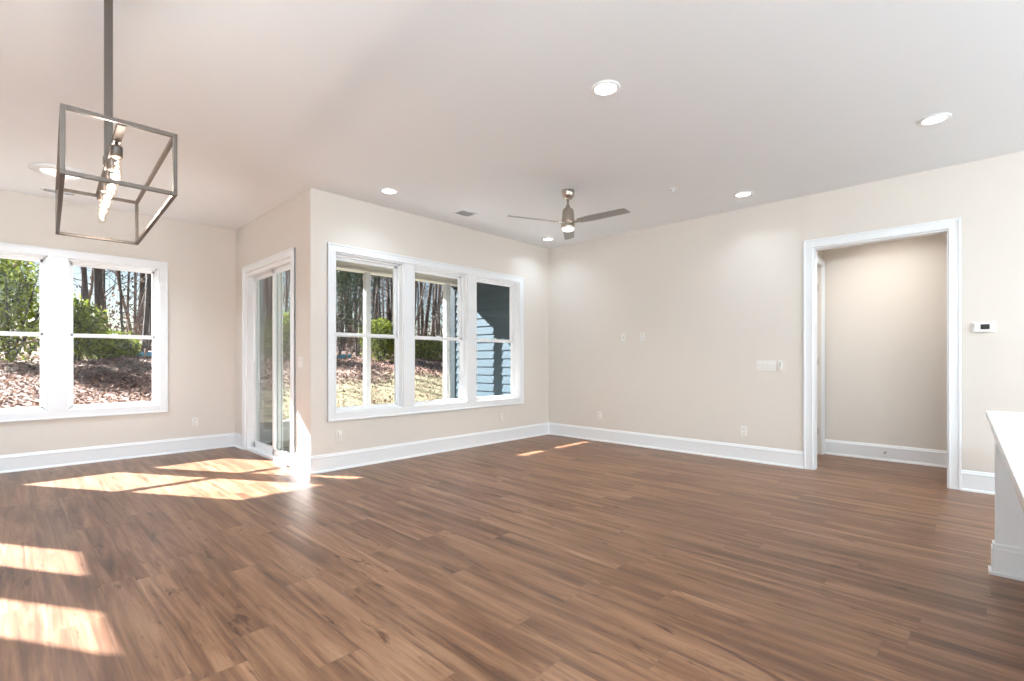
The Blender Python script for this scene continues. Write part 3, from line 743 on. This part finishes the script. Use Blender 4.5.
# ------------------------------------------------------------------ trees
def grow(mb_t, mb_b, rnd, h, r0, lean=0.04, nb=16, low=0.3, curve=0.04):
    pts = [Vector((0, 0, -0.2))]; n = 9; d = Vector((rnd.gauss(0, lean), rnd.gauss(0, lean), 1))
    for i in range(n):
        d += Vector((rnd.gauss(0, curve), rnd.gauss(0, curve), 0)); pts.append(pts[-1]+d.normalized()*h/n)
    rad = [r0*(1.25 if i == 0 else 1)*(1-0.8*i/n) for i in range(n+1)]
    mb_t.tube(pts, rad, 7)
    def branch(p, d, L, r, lev):
        k = 4; q = [p]; dd = d.copy()
        for i in range(k):
            dd += Vector((rnd.gauss(0, .18), rnd.gauss(0, .18), rnd.gauss(0.06, .12))); dd.normalize(); q.append(q[-1]+dd*L/k)
        mb_b.tube(q, [r*(1-0.75*i/k) for i in range(k+1)], 4 if lev == 0 else 3)
        if lev < 2:
            for j in range(4 if lev == 0 else 3):
                t = rnd.uniform(0.25, 1.0); i = min(k-1, int(t*k)); pp = q[i].lerp(q[i+1], t*k-i)
                nd = (dd+Vector((rnd.gauss(0, .7), rnd.gauss(0, .7), rnd.gauss(.15, .4)))).normalized()
                branch(pp, nd, L*rnd.uniform(.35, .6), r*0.5, lev+1)
    for b in range(nb):
        t = low+(1-low)*rnd.random(); i = min(n-1, int(t*n)); p = pts[i].lerp(pts[i+1], t*n-i)
        a = rnd.uniform(0, 6.3); d = Vector((math.cos(a), math.sin(a), rnd.uniform(0.2, 0.9))).normalized()
        branch(p, d, h*rnd.uniform(.12, .30)*(1.15-t*.6), r0*(1-.75*t)*rnd.uniform(.3, .5), 0)

rt_ = random.Random(11)
protos = []
for k in range(7):
    thick = k < 3
    r = thing('bare_tree', (0, 0, 0), 'x', 'tree')
    mt, mbb = MB(), MB()
    if thick: grow(mt, mbb, rt_, 9.0, 0.105, nb=16, low=0.35)
    else: grow(mt, mbb, rt_, 8.5, 0.05, lean=0.06, nb=16, low=0.2, curve=0.06)
    bk = 'palebark' if k in (4, 6) else 'bark'
    mt.build('trunk', bk, r); mbb.build('branches', bk, r)
    protos.append((thick, k in (4, 6), r))
used = set()
def put_tree(x, y, k, rz, s):
    thick, pale, r = protos[k]
    hmax = (y-7.2)/1.31*0.98-gz(x, y)*0.9         # crowns stay below the line of the winter sun's rays into the room
    s = min(s, hmax/9.6)
    if k in used: o = copy_tree(r)
    else: o = r; used.add(k)
    o.location = (x, y, gz(x, y)-0.02); o.rotation_euler = (0, 0, rz); o.scale = (s*1.0, s*1.0, s)
    rr = x/y; near = 'at the woods edge' if y < 27 else 'deep in the woods'
    zone = ('left twin window' if rr < .045 else 'right twin window' if rr < .19 else 'sliding glass door' if rr < .45
            else 'first of the three windows' if rr < .70 else 'middle of the three windows')
    kd = 'thick dark-trunked' if thick else 'slender pale-barked' if pale else 'slender dark'
    o['label'] = '%s bare tree %s, through the %s' % (kd, near, zone)
    o['group'] = '%s bare trees %s through the %s' % (kd, near, zone)
for i in range(7): put_tree(*[(1.9, 21.5), (3.25, 20.6), (4.0, 24.0), (2.6, 20.2), (1.5, 19.5), (10.6, 19.6), (13.2, 20.3)][i], i, i*1.3, 1.0)
n = 0; taken = []
while n < 170:
    y = 20.5+36*rt_.random()**0.9; ratio = rt_.uniform(-0.06, 0.90); x = ratio*y
    if ratio < 0.30 and rt_.random() < 0.3: continue
    if any(abs(x-a)+abs(y-b) < 1.1 for a, b in taken): continue
    taken.append((x, y)); k = rt_.choice([0, 1, 2, 3, 3, 4, 5, 5, 6]); put_tree(x, y, k, rt_.uniform(0, 6.3), rt_.uniform(0.9, 1.4) + (y-20)*0.035); n += 1

# brown undergrowth and hanging dead leaves between the trunks
m = MB(); c = 0
while c < 15000:
    y = 20.0+24*rnd.random(); x = rnd.uniform(-0.12, 0.95)*y; top = 0.6+2.6*lump(x, y, 0.8)+0.13*(y-19)
    c += 1; z = gz(x, y)+rnd.random()**1.3*top; s = rnd.uniform(0.05, 0.13)
    Rm = Matrix.Translation((x, y, z)) @ Euler((rnd.uniform(0, 6.3), rnd.uniform(0, 6.3), rnd.uniform(0, 6.3))).to_matrix().to_4x4()
    if rnd.random() < 0.3: m.add([(-s*3.5, -.006, 0), (-s*3.5, .006, 0), (s*3.5, .004, 0), (s*3.5, -.004, 0)], [(0, 1, 2, 3)], False, Rm)
    else: m.add([(-s, 0, 0), (0, -s*.5, 0), (s, 0, 0), (0, s*.5, 0)], [(0, 1, 2, 3)], False, Rm)
tag(m.build('dry_undergrowth', 'brush', fix=False), 'brown dry undergrowth filling the woods between the trunks', 'undergrowth', None, 'stuff')

# evergreen shrubs
def shrub(x, y, top, rx, label, n=5200, mat='leaf', seed=1, lobes=None, cat='shrub', name='evergreen_shrub'):
    rr = random.Random(seed); z0 = gz(x, y); hgt = top-z0
    r = thing(name, (x, y, z0), label, cat)
    st = MB()
    for k in range(7):
        a = rr.uniform(0, 6.3); q = Vector((0, 0, -0.1)); pts = [q]
        for j in range(4): q = q+Vector((math.cos(a)*rx*.17, math.sin(a)*rx*.17, hgt*.2)); pts.append(q.copy())
        st.tube(pts, [0.03, .025, .02, .014, .008], 5)
    st.build('stems', 'bark', r)
    lb = lobes or [(rr.uniform(-.5, .5)*rx, rr.uniform(-.4, .4)*rx, rr.uniform(.25, .72)*hgt, rr.uniform(.38, .6)*rx) for _ in range(9)]
    lb.append((0, 0, hgt*.80, rx*.38)); lb.append((0, 0, hgt*.35, rx*.75))
    m = MB()
    for c in range(n):
        cx, cy, cz, cr = rr.choice(lb); v = Vector((rr.gauss(0, 1), rr.gauss(0, 1), rr.gauss(0, 1))).normalized()*cr*rr.uniform(.55, 1.08)
        p = Vector((cx, cy, cz))+Vector((v.x, v.y, v.z*min(1.2, hgt/(2*rx)+.3)))
        if p.z < 0.02 or p.z > hgt+.1: continue
        s = rr.uniform(.04, .085)
        Rm = Matrix.Translation(p) @ Euler((rr.gauss(0, .8), rr.gauss(0, .8), rr.uniform(0, 6.3))).to_matrix().to_4x4()
        m.add([(-s, 0, 0), (-.1*s, -s*.36, s*.1), (s, 0, -s*.1), (-.1*s, s*.36, s*.1)], [(0, 1, 2, 3)], False, Rm)
    m.build('foliage', mat, r, fix=False); return r
shrub(0.05, 16.2, 3.75, 1.25, 'tall bright evergreen shrub filling the left of the twin windows', 6000, seed=2)
shrub(1.22, 16.5, 2.85, 0.72, 'rounded evergreen shrub at the left of the right-hand twin window', 3600, seed=3)
shrub(2.0, 16.9, 1.95, 0.70, 'low dark evergreen shrub between the rounded shrub and blue fence', 3000, seed=4)
shrub(6.4, 16.6, 2.75, 1.0, 'evergreen shrub seen through the sliding glass door', 4500, seed=5)
shrub(9.9, 16.5, 2.75, 1.0, 'evergreen shrub in the first of the three windows right of its post', 4600, seed=6)
shrub(12.3, 16.7, 2.15, 1.4, 'wide evergreen shrub seen through the middle of the three windows', 4600, seed=7)
shrub(10.1, 20.2, 8.0, 1.8, 'tall dark evergreen tree at the left of the first triple window', 8000, 'dleaf', 8, cat='tree', name='evergreen_tree')

# low blue fence beyond the crest
def blue_fence(x0, x1, y, h, label):
    r = thing('fabric_fence', ((x0+x1)/2, y, gz((x0+x1)/2, y)), label, 'fence'); q = MB(); n = 14; vs = []
    z00 = gz((x0+x1)/2, y)
    for i in range(n+1):
        x = x0+(x1-x0)*i/n; z = gz(x, y)-z00
        for (zz, yy) in ((0, 0), (h, 0.01*math.sin(i*2)), (h, .012+0.01*math.sin(i*2)), (0, .012)): vs.append((x-(x0+x1)/2, yy, z+zz))
    fs = []
    for i in range(n):
        for k in range(4): fs.append((i*4+k, i*4+(k+1) % 4, (i+1)*4+(k+1) % 4, (i+1)*4+k))
    q.add(vs, fs); q.build('fabric', 'blue', r)
    for i in range(0, n+1, 4):
        x = x0+(x1-x0)*i/n; q = MB(); q.box(x-(x0+x1)/2-.02, x-(x0+x1)/2+.02, -.04, 0, gz(x, y)-z00-.1, gz(x, y)-z00+h+.1, .003); q.build('stake', 'wood', r)
blue_fence(2.3, 4.6, 18.5, 0.24, 'low blue fabric fence on the crest right of the shrubs')
blue_fence(8.3, 9.7, 18.4, 0.17, 'low blue fabric fence seen through the first triple window')
